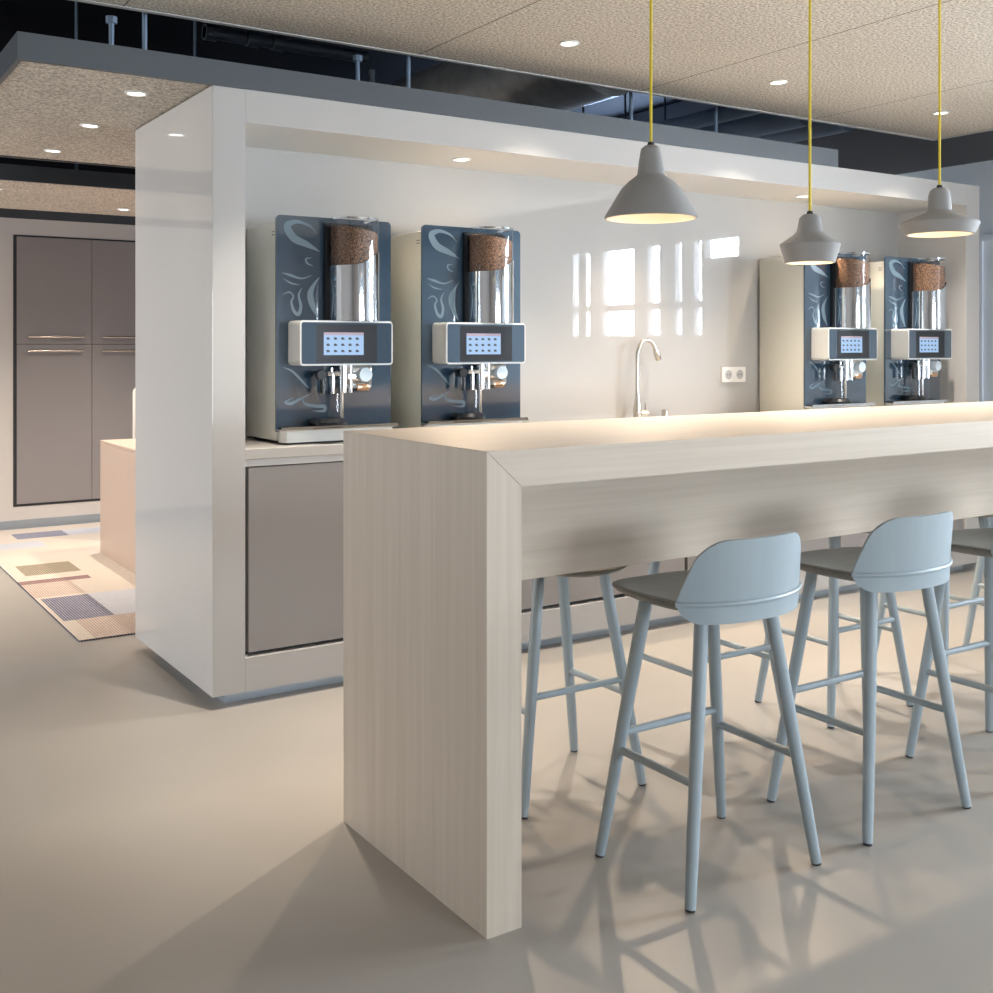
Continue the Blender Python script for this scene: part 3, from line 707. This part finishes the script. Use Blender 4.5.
for i, (x, y) in enumerate(near):
    if i == 0: S0.location = (x, y, 0); S0['label'] = NL[0]
    else: dup(S0, (x, y, 0), 0, NL[i])
for i, (x, y) in enumerate(far): dup(S0, (x, y, 0), PI, FL[i])

# ------------------------------------------------------------------ pendants
def arc_pts(p): return p
def pendant(x, y, zt, label, prof, zlamp, rlamp, watts):
    """prof: outer profile (r, z below the top of the shade)"""
    t = thing('pendant_lamp', label, 'pendant lamp', (x, y, zt), 'pendant lamps over the bar table')
    inner = [(max(r-0.006, 0.0), z-0.004 if i == 0 else z) for i, (r, z) in enumerate(prof)]
    obj('lamp_shade', lathe(BM(), prof, 0, 0, 56, cap=False), M['concrete'], t, True)
    li = [(r, z) for r, z in inner]
    li.append((prof[-1][0], prof[-1][1]))
    obj('shade_lining', lathe(BM(), li, 0, 0, 56, cap=False), M['shade_in'], t, True)
    obj('cord', tube(BM(), [(0, 0, 0.0), (0, 0, ZM-zt)], 0.0043, 10), M['cord'], t, True)
    obj('cord_grip', lathe(BM(), [(0, 0.010), (0.009, 0.008), (0.011, 0.0), (0, -0.002)], 0, 0, 16), M['rubber'], t, True)
    obj('opal_bulb', lathe(BM(), [(0, zlamp+rlamp), (rlamp*0.7, zlamp+rlamp*0.7), (rlamp, zlamp), (rlamp*0.7, zlamp-rlamp*0.7), (0, zlamp-rlamp)], 0, 0, 24), M['lamp'], t, True)
    d = bpy.data.lights.new('pendant_glow', 'POINT'); d.energy = watts; d.color = (1.0, 0.70, 0.42); d.shadow_soft_size = 0.012
    o = bpy.data.objects.new('pendant_glow', d); C.objects.link(o); o.location = (x, y, zt+zlamp-rlamp-0.014)
PYc = 2.49
pendant(2.174, PYc, 1.933, 'bell-shaped grey pendant lamp, widest of the three, nearest on its yellow cord',
        [(0.0, 0.0), (0.018, -0.002), (0.029, -0.011), (0.0325, -0.03), (0.0405, -0.087), (0.0445, -0.0915), (0.066, -0.108), (0.087, -0.129), (0.100, -0.150), (0.1345, -0.208), (0.1365, -0.214), (0.134, -0.217)], -0.130, 0.026, 0.5)
pendant(2.860, PYc, 1.776, 'small grey pendant lamp with tapered drum shade, hanging lowest in the middle',
        [(0.0, 0.0), (0.022, -0.003), (0.034, -0.014), (0.037, -0.03), (0.042, -0.058), (0.056, -0.072), (0.090, -0.094), (0.097, -0.101), (0.096, -0.107), (0.081, -0.160), (0.078, -0.162)], -0.085, 0.022, 0.4)
pendant(3.548, PYc, 1.916, 'grey pendant lamp with wide flat brim, farthest along the bar table',
        [(0.0, 0.0), (0.022, -0.003), (0.034, -0.014), (0.038, -0.03), (0.042, -0.084), (0.052, -0.092), (0.128, -0.124), (0.1355, -0.1285), (0.136, -0.134), (0.120, -0.170), (0.114, -0.171)], -0.080, 0.024, 0.45)

# ------------------------------------------------------------------ left background
t = thing('wall_cupboard', 'tall taupe wall cupboard with four flush doors in the far wall', 'cupboard', (2.06, YB, 0.15))
x0, x1, z0, z1, zm = 1.506, 3.72, 0.162, 2.162, 1.357
obj('recess_edge', bx(x0, x1, YB-0.004, YB-0.0005, z0, z1), M['gap'], t, world=True)
xs = [x0+0.022, 2.062, 2.616, 3.17, x1-0.02]
for i in range(4):
    for up in (0, 1):
        a, c = (z0+0.018, zm-0.002) if not up else (zm+0.002, z1-0.012)
        d = obj('door', bx(xs[i]+0.002, xs[i+1]-0.002, YB-0.012, YB-0.0045, a, c), M['taupe_wall'], t, world=True)
        hz = 1.411 if up else 1.307
        b = BM(); cylx(b, (0, YB-0.045, hz), 0.009, 'x', xs[i]+0.07, xs[i+1]-0.065, 12)
        for xx in (xs[i]+0.11, xs[i+1]-0.105): cylx(b, (xx, 0, hz), 0.005, 'y', YB-0.045, YB-0.011, 10)
        obj('handle', b, M['steel'], d, True, world=True)
# carpet
xs = [1.179, 1.20, 1.25, 1.38, 1.44, 1.56, 1.68, 1.78, 2.2, 4.2]
ys = [5.253, 5.66, 6.22, 6.26, 6.61, 6.64, 6.74, 6.89, 7.23, 7.85, 8.10, 8.23, 8.48, 8.70]
def patch(x, y):
    if 8.23 < y < 8.48 and 1.44 < x < 1.78: return 1
    if 7.85 < y < 8.10 and x < 1.56: return 2
    if 8.23 < y < 8.48 and 1.78 < x < 2.2: return 2
    if 6.89 < y < 7.23 and 1.25 < x < 1.56: return 3
    if 6.64 < y < 6.74 and x < 1.56: return 4
    if 6.26 < y < 6.64 and x < 1.44: return 5
    if 5.66 < y < 6.22: return 6 if 1.20 < x < 1.44 else (2 if 1.44 < x < 1.78 else 0)
    if 5.253 < y < 5.66: return 5 if x > 1.25 and x < 1.68 else 0
    return 0
b = BM(); g_ = [[b.verts.new((x, y, 0.008)) for x in xs] for y in ys]
for j in range(len(ys)-1):
    for i in range(len(xs)-1):
        f = b.faces.new((g_[j][i], g_[j][i+1], g_[j+1][i+1], g_[j+1][i])); f.material_index = patch((xs[i]+xs[i+1])/2, (ys[j]+ys[j+1])/2)
per = [(xs[i], ys[0]) for i in range(len(xs))]+[(xs[-1], ys[j]) for j in range(1, len(ys))]+[(xs[i], ys[-1]) for i in range(len(xs)-2, -1, -1)]+[(xs[0], ys[j]) for j in range(len(ys)-2, 0, -1)]
b.verts.ensure_lookup_table()
ii = {(round(v.co.x, 4), round(v.co.y, 4)): v for v in b.verts}
lo = [b.verts.new((x, y, 0.0)) for x, y in per]; up = [ii[(round(x, 4), round(y, 4))] for x, y in per]
for i in range(len(per)):
    j = (i+1) % len(per); f = b.faces.new((lo[i], lo[j], up[j], up[i])); f.material_index = 6
tag(obj('carpet', b, CP), 'cream ribbed carpet with blue, olive and plum patches before the cupboards', 'carpet')
# reception desk and chair
t = thing('reception_desk', 'low peach-coloured boxy desk standing on the patterned carpet', 'desk', (2.6, 6.6, 0.0085))
obj('body', bx(1.797, 3.5, 5.75, 7.42, 0.0085, 0.716, bev=0.002), M['desk'], t, world=True)
obj('desktop', bx(1.797, 3.5, 5.75, 7.42, 0.717, 0.735, bev=0.002), M['desk'], t, world=True)
t = thing('office_chair', 'white shell chair behind the peach desk, only its back edge showing', 'chair', (2.30, 7.85, 0.0085))
b = BM(); pts = rrect(-0.235, 0.235, 0.50, 1.065, 0.05, 6)
prism(b, pts, 'y', -0.225, -0.200); obj('backrest', b, M['chair'], t)
prism(b := BM(), rrect(-0.235, 0.235, -0.225, 0.22, 0.05, 6), 'z', 0.44, 0.475); obj('seat', b, M['chair'], t)
obj('seat_post', cylx(BM(), (0, 0, 0), 0.025, 'z', 0.07, 0.44, 16), M['chrome'], t, True)
obj('back_support', bx(-0.03, 0.03, -0.235, -0.2255, 0.44, 0.62), M['chrome'], t)
b = BM()
for i in range(5):
    a = 2*PI*i/5+0.3; tube(b, [(0, 0, 0.075), (0.27*math.cos(a), 0.27*math.sin(a), 0.055)], [0.022, 0.014], 10)
obj('star_base', b, M['chrome'], t, True)
for i in range(5):
    a = 2*PI*i/5+0.3; c = (0.27*math.cos(a), 0.27*math.sin(a))
    obj('caster', cylx(BM(), (c[0], c[1], 0.027), 0.027, 'x', c[0]-0.018, c[0]+0.018, 16), M['rubber'], t, True)
